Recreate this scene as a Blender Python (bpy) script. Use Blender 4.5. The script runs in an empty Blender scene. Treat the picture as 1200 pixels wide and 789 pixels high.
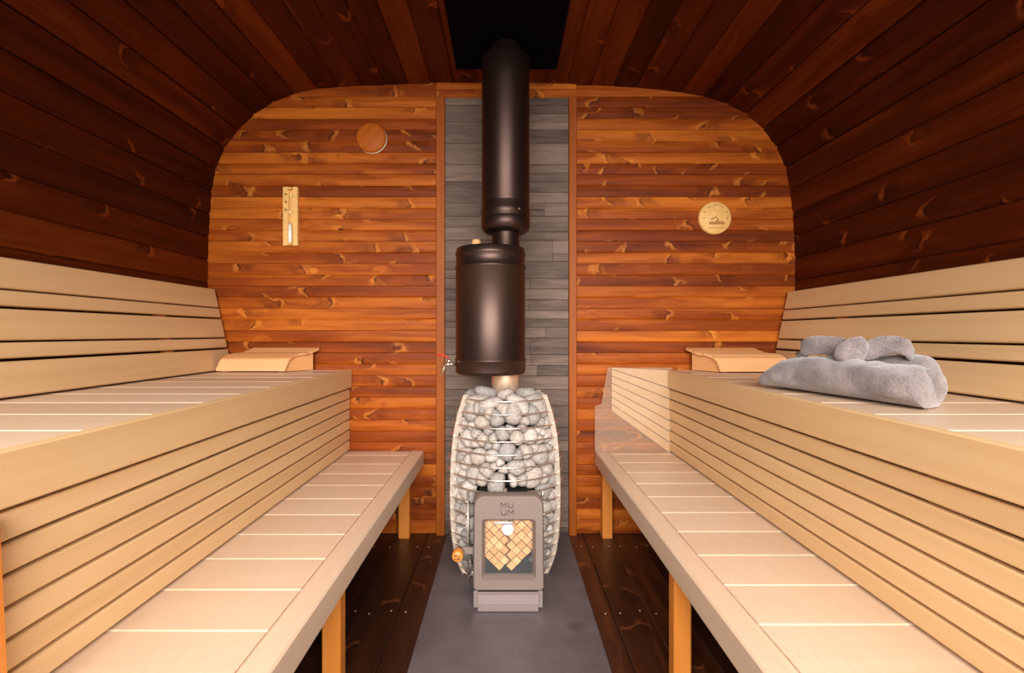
import bpy, math, random
import numpy as np
from mathutils import Vector, noise
R = math.radians
random.seed(7)
C = bpy.context.scene.collection

# ------------------------------------------------------------------ camera, world, lights, exposure
H = 0.936          # eye height
D = 2.4            # distance to the back wall
F = 600.0          # focal length in pixels of the 1200 px frame
cam = bpy.data.cameras.new('camera'); cam.sensor_width = 36; cam.lens = 18
cam.shift_x = 8/1200; cam.shift_y = -3.5/1200; cam.clip_start = 0.02
cam_o = bpy.data.objects.new('camera', cam); C.objects.link(cam_o)
cam_o.location = (0, 0, H); cam_o.rotation_euler = (R(90), 0, 0)
bpy.context.scene.camera = cam_o
w = bpy.data.worlds.new('world'); bpy.context.scene.world = w; w.use_nodes = True
bg = w.node_tree.nodes['Background']; bg.inputs[0].default_value = (1.0, 0.95, 0.90, 1); bg.inputs[1].default_value = 0.22

def area(name, loc, rot, sx, sy, e, col, spread=180):
    l = bpy.data.lights.new(name, 'AREA'); l.shape = 'RECTANGLE'; l.size = sx; l.size_y = sy
    l.energy = e; l.color = col; l.spread = R(spread)
    o = bpy.data.objects.new(name, l); C.objects.link(o); o.location = loc; o.rotation_euler = rot
    return o
# daylight entering by the open glazed front behind the viewer
area('front_daylight', (0.0, -1.1, 1.45), (R(62), 0, 0), 2.4, 1.2, 118, (1.0, 0.95, 0.90), 96)
vs = bpy.context.scene.view_settings
vs.view_transform = 'Standard'; vs.look = 'None'; vs.gamma = 1; vs.exposure = -0.64; vs.use_curve_mapping = False

# ------------------------------------------------------------------ mesh helpers
class MB:
    def __init__(s): s.v = []; s.f = []; s.uv = []; s.t = []; s.m = []; s.sm = []
    def add(s, verts, faces, uvs=None, tone=0.5, mi=0, smooth=False):
        b = len(s.v); s.v += [tuple(p) for p in verts]
        for k, f in enumerate(faces):
            s.f.append([b+i for i in f])
            if uvs: s.uv.append(uvs[k])
            else: s.uv.append([(verts[i][0]+verts[i][1], verts[i][2]+verts[i][1]*.3) for i in f])
            s.t.append(tone); s.m.append(mi); s.sm.append(smooth)
        return s
    def build(s, name, mats, parent=None):
        me = bpy.data.meshes.new(name)
        me.from_pydata(s.v, [], s.f)
        me.uv_layers.new(name='UVMap'); me.color_attributes.new('tone', 'FLOAT_COLOR', 'CORNER')
        uvl = me.uv_layers['UVMap']; ca = me.color_attributes['tone']
        ud = []; cd = []
        for k, f in enumerate(s.f):
            for c in range(len(f)):
                ud += list(s.uv[k][c]); cd += [s.t[k], s.t[k], s.t[k], 1.0]
        uvl.data.foreach_set('uv', ud); ca.data.foreach_set('color', cd)
        me.polygons.foreach_set('material_index', s.m); me.polygons.foreach_set('use_smooth', s.sm)
        if not isinstance(mats, (list, tuple)): mats = [mats]
        for m in mats: me.materials.append(m)
        me.update()
        o = bpy.data.objects.new(name, me); C.objects.link(o)
        if parent: o.parent = parent
        return o
    def prism(s, p0, p1, pts, ax, az, tone=None, mi=0, smooth=False, caps=True, u0=None):
        """extrude the 2-D outline pts (in axes ax, az) from p0 to p1"""
        p0 = Vector(p0); p1 = Vector(p1); ax = Vector(ax); az = Vector(az)
        L = (p1-p0).length; n = len(pts)
        if tone is None: tone = random.random()
        if u0 is None: u0 = random.random()*50
        v0 = random.random()*50
        V = [p0+ax*a+az*b for a, b in pts]+[p1+ax*a+az*b for a, b in pts]
        per = [0]
        for i in range(n):
            a = pts[i]; b = pts[(i+1) % n]; per.append(per[-1]+math.hypot(b[0]-a[0], b[1]-a[1]))
        Fc = []; U = []
        for i in range(n):
            j = (i+1) % n; Fc.append([i, j, n+j, n+i])
            U.append([(u0, v0+per[i]), (u0, v0+per[i+1]), (u0+L, v0+per[i+1]), (u0+L, v0+per[i])])
        s.add(V, Fc, U, tone, mi, smooth)
        if caps:
            s.add(V[:n], [list(range(n))[::-1]], [[(u0+pts[i][0]*.25, v0+pts[i][1]) for i in range(n)][::-1]], tone, mi)
            s.add(V[n:], [list(range(n))], [[(u0+pts[i][0]*.25, v0+pts[i][1]) for i in range(n)]], tone, mi)
        return s
    def box(s, lo, hi, ch=0.002, axis=None, tone=None, mi=0, u0=None):
        lo = Vector(lo); hi = Vector(hi)
        for k in range(3):
            if lo[k] > hi[k]: lo[k], hi[k] = hi[k], lo[k]
        d = hi-lo
        if axis is None: axis = max(range(3), key=lambda k: d[k])
        a, b = [(1, 2), (2, 0), (0, 1)][axis]
        c = (lo+hi)/2; ex = Vector((0, 0, 0)); ex[axis] = d[axis]/2
        A = Vector((0, 0, 0)); A[a] = 1; B = Vector((0, 0, 0)); B[b] = 1
        return s.prism(c-ex, c+ex, chamf(d[a], d[b], ch), A, B, tone, mi, u0=u0)
    def revolve(s, prof, c, n=48, axis='z', mi=0, tone=.5, smooth=True, sx=1, sy=1):
        """prof: (radius, height) list around a vertical axis through c"""
        c = Vector(c); V = []; m = len(prof)
        for (r, h) in prof:
            for k in range(n):
                a = 2*math.pi*k/n
                if axis == 'z': V.append(c+Vector((r*math.cos(a)*sx, r*math.sin(a)*sy, h)))
                elif axis == 'y': V.append(c+Vector((r*math.cos(a), -h, r*math.sin(a))))
                else: V.append(c+Vector((h, r*math.cos(a), r*math.sin(a))))
        Fc = []; U = []
        for i in range(m-1):
            for k in range(n):
                k2 = (k+1) % n
                Fc.append([i*n+k, i*n+k2, (i+1)*n+k2, (i+1)*n+k])
                U.append([(k/n, prof[i][1]), ((k+1)/n, prof[i][1]), ((k+1)/n, prof[i+1][1]), (k/n, prof[i+1][1])])
        if axis == 'x': Fc = [f[::-1] for f in Fc]; U = [u[::-1] for u in U]
        return s.add(V, Fc, U, tone, mi, smooth)
    def tube(s, pts, r, n=8, closed=False, mi=0, tone=.5, r2=None, up=(0, 0, 1)):
        pts = [Vector(p) for p in pts]; m = len(pts); V = []; r2 = r2 or r
        for i, p in enumerate(pts):
            a = pts[(i-1) % m] if (closed or i > 0) else p
            b = pts[(i+1) % m] if (closed or i < m-1) else p
            t = (b-a).normalized(); u = Vector(up)
            if abs(t.dot(u)) > .95: u = Vector((1, 0, 0))
            sd = t.cross(u).normalized(); nn = sd.cross(t).normalized()
            rr = r[i] if isinstance(r, (list, tuple)) else r
            rq = r2[i] if isinstance(r2, (list, tuple)) else r2
            for k in range(n):
                an = 2*math.pi*k/n; V.append(p+sd*rr*math.cos(an)+nn*rq*math.sin(an))
        Fc = []
        for i in range(m if closed else m-1):
            j = (i+1) % m
            for k in range(n):
                k2 = (k+1) % n; Fc.append([i*n+k, i*n+k2, j*n+k2, j*n+k])
        if not closed: Fc.append(list(range(n))[::-1]); Fc.append([(m-1)*n+k for k in range(n)])
        return s.add(V, Fc, None, tone, mi, True)

def chamf(wd, hd, c):
    a, b = wd/2, hd/2
    return [(-a+c, -b), (a-c, -b), (a, -b+c), (a, b-c), (a-c, b), (-a+c, b), (-a, b-c), (-a, -b+c)]
def rrect(wd, hd, r, n=6, rt=None):
    a, b = wd/2, hd/2; out = []
    for (sx, sy, a0, rr) in ((1, -1, -90, r), (1, 1, 0, rt or r), (-1, 1, 90, rt or r), (-1, -1, 180, r)):
        for k in range(n+1):
            an = R(a0+90*k/n); out.append((sx*(a-rr)+rr*math.cos(an), sy*(b-rr)+rr*math.sin(an)))
    return out
def tag(o, label, cat, group=None):
    o['label'] = label; o['category'] = cat
    if group: o['group'] = group
    return o
def struct(o): o['kind'] = 'structure'; return o
def thing(name, label, cat, loc=(0, 0, 0), group=None):
    o = bpy.data.objects.new(name, None); C.objects.link(o); o.location = loc; o.empty_display_size = .05
    return tag(o, label, cat, group)
def adopt(o, root):     # keep world placement under a moved root
    o.parent = root; o.matrix_parent_inverse = root.matrix_basis.inverted(); return o
def wx(px, d): return (px-592)/F*d
def wz(py, d): return H-(py-391)/F*d

# ------------------------------------------------------------------ materials
def newmat(name):
    m = bpy.data.materials.new(name); m.use_nodes = True; nt = m.node_tree
    return m, nt, nt.nodes, nt.links, nt.nodes['Principled BSDF']
def srgb(c):
    return tuple(((x/255)/12.92 if x/255 <= .04045 else ((x/255+.055)/1.055)**2.4) for x in c)+(1,)
def math_n(N, L, op, a, b=None, clamp=False):
    n = N.new('ShaderNodeMath'); n.operation = op; n.use_clamp = clamp
    for i, x in enumerate((a, b)):
        if x is None: continue
        if isinstance(x, (int, float)): n.inputs[i].default_value = x
        else: L.new(x, n.inputs[i])
    return n.outputs[0]
def ramp(N, L, fac, stops):
    n = N.new('ShaderNodeValToRGB'); e = n.color_ramp.elements
    while len(e) < len(stops): e.new(.5)
    for k, (p, c) in enumerate(stops): e[k].position = p; e[k].color = c
    L.new(fac, n.inputs[0]); return n.outputs[0]
def mix(N, L, fac, a, b, mode='MIX'):
    n = N.new('ShaderNodeMix'); n.data_type = 'RGBA'; n.blend_type = mode
    for i, x in ((0, fac), (6, a), (7, b)):
        if isinstance(x, (int, float, tuple)): n.inputs[i].default_value = x
        else: L.new(x, n.inputs[i])
    return n.outputs[2]

def wood(name, dark_c, mid, light, rough=.5, grain=38, knots=0.0, tonev=.5, bump=.15, knot_cols=((60, 25, 8), (205, 120, 50)), coat=0, gstr=.5, kscale=(4.0, 9.0), spec=.5, klite=.55):
    m, nt, N, L, P = newmat(name)
    uv = N.new('ShaderNodeUVMap'); uv.uv_map = 'UVMap'
    sp = N.new('ShaderNodeSeparateXYZ'); L.new(uv.outputs[0], sp.inputs[0])
    at = N.new('ShaderNodeVertexColor'); at.layer_name = 'tone'
    u, v = sp.outputs[0], sp.outputs[1]
    def vec(x, y, z=0.0):
        c = N.new('ShaderNodeCombineXYZ')
        for i, q in enumerate((x, y, z)):
            if isinstance(q, (int, float)): c.inputs[i].default_value = q
            else: L.new(q, c.inputs[i])
        return c.outputs[0]
    def nz(vc, sc, det=3, dist=0.0):
        n = N.new('ShaderNodeTexNoise'); n.inputs['Scale'].default_value = sc; n.inputs['Detail'].default_value = det
        n.inputs['Distortion'].default_value = dist; L.new(vc, n.inputs['Vector']); return n.outputs[0]
    # knots: cells in (u, v), grain bends round them
    vor = N.new('ShaderNodeTexVoronoi'); vor.inputs['Scale'].default_value = 1; vor.inputs['Randomness'].default_value = .9; vor.voronoi_dimensions = '2D'
    warp = math_n(N, L, 'MULTIPLY', math_n(N, L, 'SUBTRACT', nz(vec(u, v), 16, 2), .5), .13)
    kv = vec(math_n(N, L, 'MULTIPLY', math_n(N, L, 'ADD', u, warp), kscale[0]), math_n(N, L, 'MULTIPLY', v, kscale[1]))
    L.new(kv, vor.inputs['Vector']); kd = vor.outputs['Distance']
    near = math_n(N, L, 'SUBTRACT', 1.0, math_n(N, L, 'DIVIDE', kd, .34), True)
    bend = math_n(N, L, 'MULTIPLY', math_n(N, L, 'MULTIPLY', near, near), .05 if knots else 0)
    gv = math_n(N, L, 'ADD', v, math_n(N, L, 'ADD', bend, math_n(N, L, 'MULTIPLY', nz(vec(u, v), 2.2, 2), .04)))
    g1 = nz(vec(math_n(N, L, 'MULTIPLY', u, 1.2), math_n(N, L, 'MULTIPLY', gv, grain)), 1.0, 4, .3)
    g2 = nz(vec(math_n(N, L, 'MULTIPLY', u, 6), math_n(N, L, 'MULTIPLY', gv, grain*6)), 1.0, 2)
    g = math_n(N, L, 'ADD', math_n(N, L, 'MULTIPLY', math_n(N, L, 'SUBTRACT', g1, .5), gstr*2), math_n(N, L, 'MULTIPLY', math_n(N, L, 'SUBTRACT', g2, .5), gstr*.6))
    tn = math_n(N, L, 'MULTIPLY', math_n(N, L, 'SUBTRACT', at.outputs[0], .5), tonev)
    f = math_n(N, L, 'ADD', math_n(N, L, 'ADD', g, tn), .5, True)
    col = ramp(N, L, f, [(0, srgb(dark_c)), (.5, srgb(mid)), (1, srgb(light))])
    if knots:
        pz = N.new('ShaderNodeSeparateXYZ'); L.new(vor.outputs['Position'], pz.inputs[0])
        kz = N.new('ShaderNodeSeparateXYZ'); L.new(kv, kz.inputs[0])
        sel = N.new('ShaderNodeSeparateColor'); L.new(vor.outputs['Color'], sel.inputs[0])
        du = math_n(N, L, 'DIVIDE', math_n(N, L, 'SUBTRACT', kz.outputs[0], pz.outputs[0]), kscale[0])
        dv = math_n(N, L, 'DIVIDE', math_n(N, L, 'SUBTRACT', kz.outputs[1], pz.outputs[1]), kscale[1])
        on = math_n(N, L, 'GREATER_THAN', sel.outputs[0], 1-knots)
        flip = math_n(N, L, 'SUBTRACT', math_n(N, L, 'MULTIPLY', math_n(N, L, 'GREATER_THAN', sel.outputs[1], .5), 2.0), 1.0)
        arc = math_n(N, L, 'MULTIPLY', math_n(N, L, 'MULTIPLY', dv, dv), 26.0)
        skew = math_n(N, L, 'MULTIPLY', dv, math_n(N, L, 'MULTIPLY', math_n(N, L, 'SUBTRACT', sel.outputs[2], .5), 1.6))
        wob = math_n(N, L, 'MULTIPLY', math_n(N, L, 'SUBTRACT', nz(vec(u, v, 3.3), 45, 3), .5), .022)
        s_ = math_n(N, L, 'ADD', math_n(N, L, 'MULTIPLY', math_n(N, L, 'ADD', du, skew), flip), math_n(N, L, 'ADD', arc, wob))
        adv = math_n(N, L, 'ABSOLUTE', dv); r4 = math_n(N, L, 'POWER', math_n(N, L, 'DIVIDE', adv, .034), 3.0)
        fall = math_n(N, L, 'MULTIPLY', math_n(N, L, 'SUBTRACT', 1.0, r4, True), on)
        str_ = math_n(N, L, 'ADD', math_n(N, L, 'MULTIPLY', nz(vec(u, v, 8.1), 30, 2), 2.2), -.35, True)
        dark = math_n(N, L, 'SUBTRACT', 1.0, math_n(N, L, 'DIVIDE', math_n(N, L, 'ABSOLUTE', s_), .012), True)
        lite = math_n(N, L, 'SUBTRACT', 1.0, math_n(N, L, 'DIVIDE', math_n(N, L, 'ABSOLUTE', math_n(N, L, 'SUBTRACT', s_, .020)), .018), True)
        soft = math_n(N, L, 'SUBTRACT', 1.0, math_n(N, L, 'DIVIDE', math_n(N, L, 'ABSOLUTE', math_n(N, L, 'ADD', s_, .04)), .05), True)
        col = mix(N, L, math_n(N, L, 'MULTIPLY', math_n(N, L, 'MULTIPLY', soft, fall), .45), col, srgb(dark_c))
        col = mix(N, L, math_n(N, L, 'MULTIPLY', math_n(N, L, 'MULTIPLY', lite, fall), math_n(N, L, 'MULTIPLY', str_, klite)), col, srgb(knot_cols[1]))
        col = mix(N, L, math_n(N, L, 'MULTIPLY', math_n(N, L, 'MULTIPLY', dark, fall), math_n(N, L, 'MULTIPLY', str_, .9)), col, srgb(knot_cols[0]))
    L.new(col, P.inputs['Base Color']); P.inputs['Roughness'].default_value = rough
    P.inputs['Coat Weight'].default_value = coat; P.inputs['Coat Roughness'].default_value = .25; P.inputs['Specular IOR Level'].default_value = spec
    b = N.new('ShaderNodeBump'); b.inputs['Strength'].default_value = bump; b.inputs['Distance'].default_value = .002
    L.new(g, b.inputs['Height']); L.new(b.outputs[0], P.inputs['Normal'])
    return m

def plain(name, col, rough=.5, metal=0.0, nscale=0, namp=.1, bump=0, coat=0, sheen=0, det=4, ctr=None):
    m, nt, N, L, P = newmat(name)
    P.inputs['Roughness'].default_value = rough; P.inputs['Metallic'].default_value = metal
    P.inputs['Coat Weight'].default_value = coat; P.inputs['Sheen Weight'].default_value = sheen
    if nscale:
        tc = N.new('ShaderNodeTexCoord'); n = N.new('ShaderNodeTexNoise'); n.inputs['Scale'].default_value = nscale; n.inputs['Detail'].default_value = det
        L.new(tc.outputs['Object'], n.inputs['Vector'])
        a = tuple(max(0, x*(1-namp)) for x in col); b = tuple(min(255, x*(1+namp)) for x in col)
        lo, hi = ctr or (.3, .7)
        L.new(ramp(N, L, n.outputs[0], [(lo, srgb(a)), (hi, srgb(b))]), P.inputs['Base Color'])
        if bump:
            bn = N.new('ShaderNodeBump'); bn.inputs['Strength'].default_value = bump; bn.inputs['Distance'].default_value = .004
            L.new(n.outputs[0], bn.inputs['Height']); L.new(bn.outputs[0], P.inputs['Normal'])
    else: P.inputs['Base Color'].default_value = srgb(col)
    if rough >= .9: P.inputs['Specular IOR Level'].default_value = .05
    return m

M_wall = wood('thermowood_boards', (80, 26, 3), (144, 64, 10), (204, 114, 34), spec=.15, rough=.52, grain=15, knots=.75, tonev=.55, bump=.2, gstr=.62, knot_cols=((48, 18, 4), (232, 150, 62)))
M_side = wood('shaded_thermowood_boards', (48, 14, 2), (84, 30, 6), (122, 54, 14), spec=.12, klite=.45, rough=.55, grain=16, knots=.45, tonev=.6, bump=.2, gstr=.6, knot_cols=((28, 8, 3), (190, 100, 42)), kscale=(2.8, 8.0))  # shade of the side walls and ceiling put into darker board colours
M_trim = wood('reddish_trim_wood', (116, 50, 8), (152, 76, 16), (180, 102, 28), spec=.2, rough=.5, grain=40, tonev=.2, gstr=.4)
M_floor = wood('dark_floor_boards', (30, 12, 4), (62, 28, 12), (108, 56, 26), rough=.42, grain=26, knots=.35, tonev=.7, knot_cols=((25, 10, 4), (150, 85, 45)), coat=.2)
M_aspen = wood('pale_aspen_wood', (204, 164, 114), (228, 190, 140), (242, 208, 162), rough=.48, grain=30, tonev=.35, bump=.08, gstr=.30)
M_deck = wood('pale_deck_wood', (212, 180, 150), (230, 200, 170), (240, 214, 188), rough=.42, grain=30, tonev=.4, bump=.08, gstr=.28)
M_seam = plain('lit_seam_strip', (255, 240, 215), .5)  # near-white colour paints the light along the deck seams
M_pine = wood('orange_pine_wood', (188, 100, 34), (214, 130, 50), (232, 158, 76), rough=.45, grain=36, tonev=.2, gstr=.35)
M_head = wood('alder_headrest_wood', (196, 134, 82), (224, 166, 110), (240, 190, 138), rough=.5, grain=36, tonev=.9, gstr=.3)
M_kind = wood('split_kindling_wood', (168, 116, 66), (198, 148, 92), (218, 174, 118), rough=.6, grain=60, tonev=.6, gstr=.45)
M_black = plain('black_sheet_metal', (6, 5, 5), .9)
M_tank = plain('satin_black_enamel', (74, 58, 52), .40, .85)
M_flue = plain('satin_black_flue', (66, 50, 45), .40, .85)
M_steel = plain('polished_flue_steel', (232, 206, 180), .38, .75, 30, .05)
M_wire = plain('stainless_wire', (226, 208, 192), .3, .9)
M_bar = plain('satin_flat_steel', (212, 198, 184), .45, .6)
M_iron = plain('painted_cast_iron', (128, 112, 104), .5, .35, 220, .05, .15)
M_drawer = plain('satin_steel_drawer', (142, 126, 124), .42, .5, 160, .03)
M_soot = plain('sooty_iron', (20, 16, 15), .8)
M_stone_mats = [plain('grey_granite_%s' % nm, c, .75, 0, 130, .16, .5, det=6) for nm, c in (('pale', (178, 168, 160)), ('mid', (158, 149, 142)), ('warm', (166, 154, 144)), ('cool', (144, 137, 133)))]
M_brass = plain('nickel_brass', (225, 205, 180), .25, .9)
M_red = plain('red_lever', (205, 40, 28), .4)
M_white = plain('white_paper', (196, 190, 196), .7)
M_ink = plain('dark_print', (62, 48, 42), .7)
M_inkd = plain('dark_grey_cast_letters', (92, 78, 72), .6, .2)
M_inkb = plain('brown_print', (150, 98, 40), .7)
M_dial = plain('pale_wood_dial', (238, 188, 112), .55, 0, 60, .04)
M_sand = plain('white_sand', (255, 250, 235), .6)
M_vent = wood('orange_vent_wood', (150, 70, 16), (180, 92, 26), (204, 118, 44), rough=.5, grain=14, tonev=.1, gstr=.5, spec=.2)
M_rim = plain('cream_vent_rim', (225, 205, 175), .5)
M_nail = plain('steel_screw_heads', (190, 170, 150), .4, .6)
def glassmat(name, tint=(1, 1, 1, 1), gloss=.12, rough=.03):
    m, nt, N, L, P = newmat(name); out = N['Material Output']; N.remove(P)
    t = N.new('ShaderNodeBsdfTransparent'); t.inputs[0].default_value = tint
    g = N.new('ShaderNodeBsdfGlossy'); g.inputs['Roughness'].default_value = rough
    mx = N.new('ShaderNodeMixShader'); mx.inputs[0].default_value = gloss
    L.new(t.outputs[0], mx.inputs[1]); L.new(g.outputs[0], mx.inputs[2]); L.new(mx.outputs[0], out.inputs[0])
    return m
M_glass = glassmat('clear_glass', gloss=.06)
def filmmat(name, milk, gl):
    m, nt, N, L, P = newmat(name); out = N['Material Output']; N.remove(P)
    t = N.new('ShaderNodeBsdfTransparent')
    g = N.new('ShaderNodeBsdfGlossy'); g.inputs['Roughness'].default_value = .22 if milk < .3 else .5; g.inputs[0].default_value = (1, 1, 1, 1)
    d = N.new('ShaderNodeBsdfDiffuse'); d.inputs[0].default_value = (.50, .36, .25, 1) if milk > .3 else (.85, .78, .72, 1)
    tc = N.new('ShaderNodeTexCoord'); mp = N.new('ShaderNodeMapping'); mp.inputs['Scale'].default_value = (5, 2.2, 5); mp.inputs['Rotation'].default_value = (0, 0, .5)
    n = N.new('ShaderNodeTexNoise'); n.inputs['Scale'].default_value = 5; n.inputs['Detail'].default_value = 6 if milk < .3 else 1; n.inputs['Distortion'].default_value = 1.2
    L.new(tc.outputs['Object'], mp.inputs[0]); L.new(mp.outputs[0], n.inputs['Vector'])
    b = N.new('ShaderNodeBump'); b.inputs['Strength'].default_value = .6; b.inputs['Distance'].default_value = .02
    L.new(n.outputs[0], b.inputs['Height']); L.new(b.outputs[0], g.inputs['Normal'])
    a = N.new('ShaderNodeMixShader'); a.inputs[0].default_value = milk
    c = N.new('ShaderNodeMixShader'); c.inputs[0].default_value = gl
    L.new(t.outputs[0], a.inputs[1]); L.new(d.outputs[0], a.inputs[2])
    L.new(a.outputs[0], c.inputs[1]); L.new(g.outputs[0], c.inputs[2]); L.new(c.outputs[0], out.inputs[0])
    return m
M_film = filmmat('clear_stretch_film', .05, .12)
M_film2 = filmmat('dimming_stretch_film', .40, .012)  # milky tan film layer added to dim the overlit end boards

# slate stone cladding
def slate_mat():
    m, nt, N, L, P = newmat('split_slate')
    tc = N.new('ShaderNodeTexCoord'); mp = N.new('ShaderNodeMapping'); mp.inputs['Scale'].default_value = (4, 4, 30)
    n = N.new('ShaderNodeTexNoise'); n.inputs['Scale'].default_value = 1.6; n.inputs['Detail'].default_value = 6; n.inputs['Distortion'].default_value = .6
    L.new(tc.outputs['Object'], mp.inputs[0]); L.new(mp.outputs[0], n.inputs['Vector'])
    at = N.new('ShaderNodeVertexColor'); at.layer_name = 'tone'
    f = math_n(N, L, 'ADD', math_n(N, L, 'MULTIPLY', n.outputs[0], .7), math_n(N, L, 'MULTIPLY', at.outputs[0], .35), True)
    L.new(ramp(N, L, f, [(.2, srgb((66, 51, 44))), (.5, srgb((104, 85, 74))), (.85, srgb((138, 116, 102)))]), P.inputs['Base Color'])
    P.inputs['Roughness'].default_value = .7
    b = N.new('ShaderNodeBump'); b.inputs['Strength'].default_value = .5; b.inputs['Distance'].default_value = .006
    L.new(n.outputs[0], b.inputs['Height']); L.new(b.outputs[0], P.inputs['Normal'])
    return m
M_slate = slate_mat()
def slab_mat():
    m, nt, N, L, P = newmat('grey_floor_plate')
    tc = N.new('ShaderNodeTexCoord')
    n = N.new('ShaderNodeTexNoise'); n.inputs['Scale'].default_value = 7; n.inputs['Detail'].default_value = 8
    L.new(tc.outputs['Object'], n.inputs['Vector'])
    c = ramp(N, L, n.outputs[0], [(.3, srgb((82, 72, 74))), (.7, srgb((101, 90, 92)))])
    v = N.new('ShaderNodeTexVoronoi'); v.inputs['Scale'].default_value = 16; L.new(tc.outputs['Object'], v.inputs['Vector'])
    sp = ramp(N, L, v.outputs['Distance'], [(.03, (1, 1, 1, 1)), (.06, (0, 0, 0, 1))])
    c = mix(N, L, math_n(N, L, 'MULTIPLY', sp, .35), c, srgb((170, 158, 152)))
    # the soft round stain on the plate
    vm = N.new('ShaderNodeVectorMath'); vm.operation = 'DISTANCE'; vm.inputs[1].default_value = (.225, 1.615, .012)
    L.new(tc.outputs['Object'], vm.inputs[0])
    st = ramp(N, L, vm.outputs['Value'], [(.012, (1, 1, 1, 1)), (.038, (0, 0, 0, 1))])
    c = mix(N, L, math_n(N, L, 'MULTIPLY', st, .45), c, srgb((52, 46, 50)))
    L.new(c, P.inputs['Base Color']); P.inputs['Roughness'].default_value = .5
    return m
M_slab = slab_mat()
def fleece_mat(name, c1, c2):
    m, nt, N, L, P = newmat(name)
    tc = N.new('ShaderNodeTexCoord')
    n = N.new('ShaderNodeTexNoise'); n.inputs['Scale'].default_value = 260; n.inputs['Detail'].default_value = 3
    n2 = N.new('ShaderNodeTexNoise'); n2.inputs['Scale'].default_value = 22; n2.inputs['Detail'].default_value = 5
    for q in (n, n2): L.new(tc.outputs['Object'], q.inputs['Vector'])
    f = math_n(N, L, 'ADD', math_n(N, L, 'MULTIPLY', n.outputs[0], .45), math_n(N, L, 'MULTIPLY', n2.outputs[0], .6))
    L.new(ramp(N, L, f, [(.35, srgb(c1)), (.7, srgb(c2))]), P.inputs['Base Color'])
    P.inputs['Roughness'].default_value = .95; P.inputs['Sheen Weight'].default_value = .5; P.inputs['Sheen Roughness'].default_value = .5
    b = N.new('ShaderNodeBump'); b.inputs['Strength'].default_value = .9; b.inputs['Distance'].default_value = .006
    L.new(f, b.inputs['Height']); L.new(b.outputs[0], P.inputs['Normal'])
    return m
M_fleece = fleece_mat('grey_fleece', (92, 82, 82), (152, 139, 138))

# ------------------------------------------------------------------ room shell
Y0 = -0.45
prof_px = [(244, 328), (245, 279), (248.4, 225.5), (253.7, 197), (266, 169), (287.5, 144), (309, 126), (333.6, 113.7), (355, 107.7),
           (376, 104), (433, 100.6), (504, 97.7), (592, 97), (670, 99), (741, 103), (787, 107.5), (826, 113.7), (854.6, 123), (876, 135),
           (897, 154.6), (915, 181), (923, 206), (928.4, 250), (931, 293), (931, 343)]
prof = [(wx(a, D), wz(b, D)) for a, b in prof_px]
prof = [(-1.02, -.0), (-1.15, .10), (-1.25, .27), (-1.32, .5), (-1.365, .75), (-1.385, 1.0)]+prof+[(1.352, 1.0), (1.335, .75), (1.29, .5), (1.22, .27), (1.12, .10), (1.0, 0)]
P2 = [Vector((a, b)) for a, b in prof]
S = [0]
for i in range(len(P2)-1): S.append(S[-1]+(P2[i+1]-P2[i]).length)
def at_s(s):
    for i in range(len(S)-1):
        if s <= S[i+1] or i == len(S)-2: return P2[i].lerp(P2[i+1], (s-S[i])/(S[i+1]-S[i]))
npl = round(S[-1]/.106); bw = S[-1]/npl
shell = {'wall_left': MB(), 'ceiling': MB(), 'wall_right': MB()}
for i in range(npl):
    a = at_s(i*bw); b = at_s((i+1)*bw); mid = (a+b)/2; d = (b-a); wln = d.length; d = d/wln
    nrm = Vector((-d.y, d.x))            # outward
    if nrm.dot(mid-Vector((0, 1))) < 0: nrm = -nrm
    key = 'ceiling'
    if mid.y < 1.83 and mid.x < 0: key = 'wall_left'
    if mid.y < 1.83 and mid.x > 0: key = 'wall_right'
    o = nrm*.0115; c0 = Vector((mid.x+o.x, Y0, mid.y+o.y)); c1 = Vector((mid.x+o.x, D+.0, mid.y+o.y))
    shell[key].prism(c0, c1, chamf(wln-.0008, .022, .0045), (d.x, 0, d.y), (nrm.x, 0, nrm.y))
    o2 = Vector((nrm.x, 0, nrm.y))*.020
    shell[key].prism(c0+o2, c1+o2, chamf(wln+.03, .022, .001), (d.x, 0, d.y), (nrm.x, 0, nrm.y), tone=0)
for k, b in shell.items(): struct(b.build(k, M_side))

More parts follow.
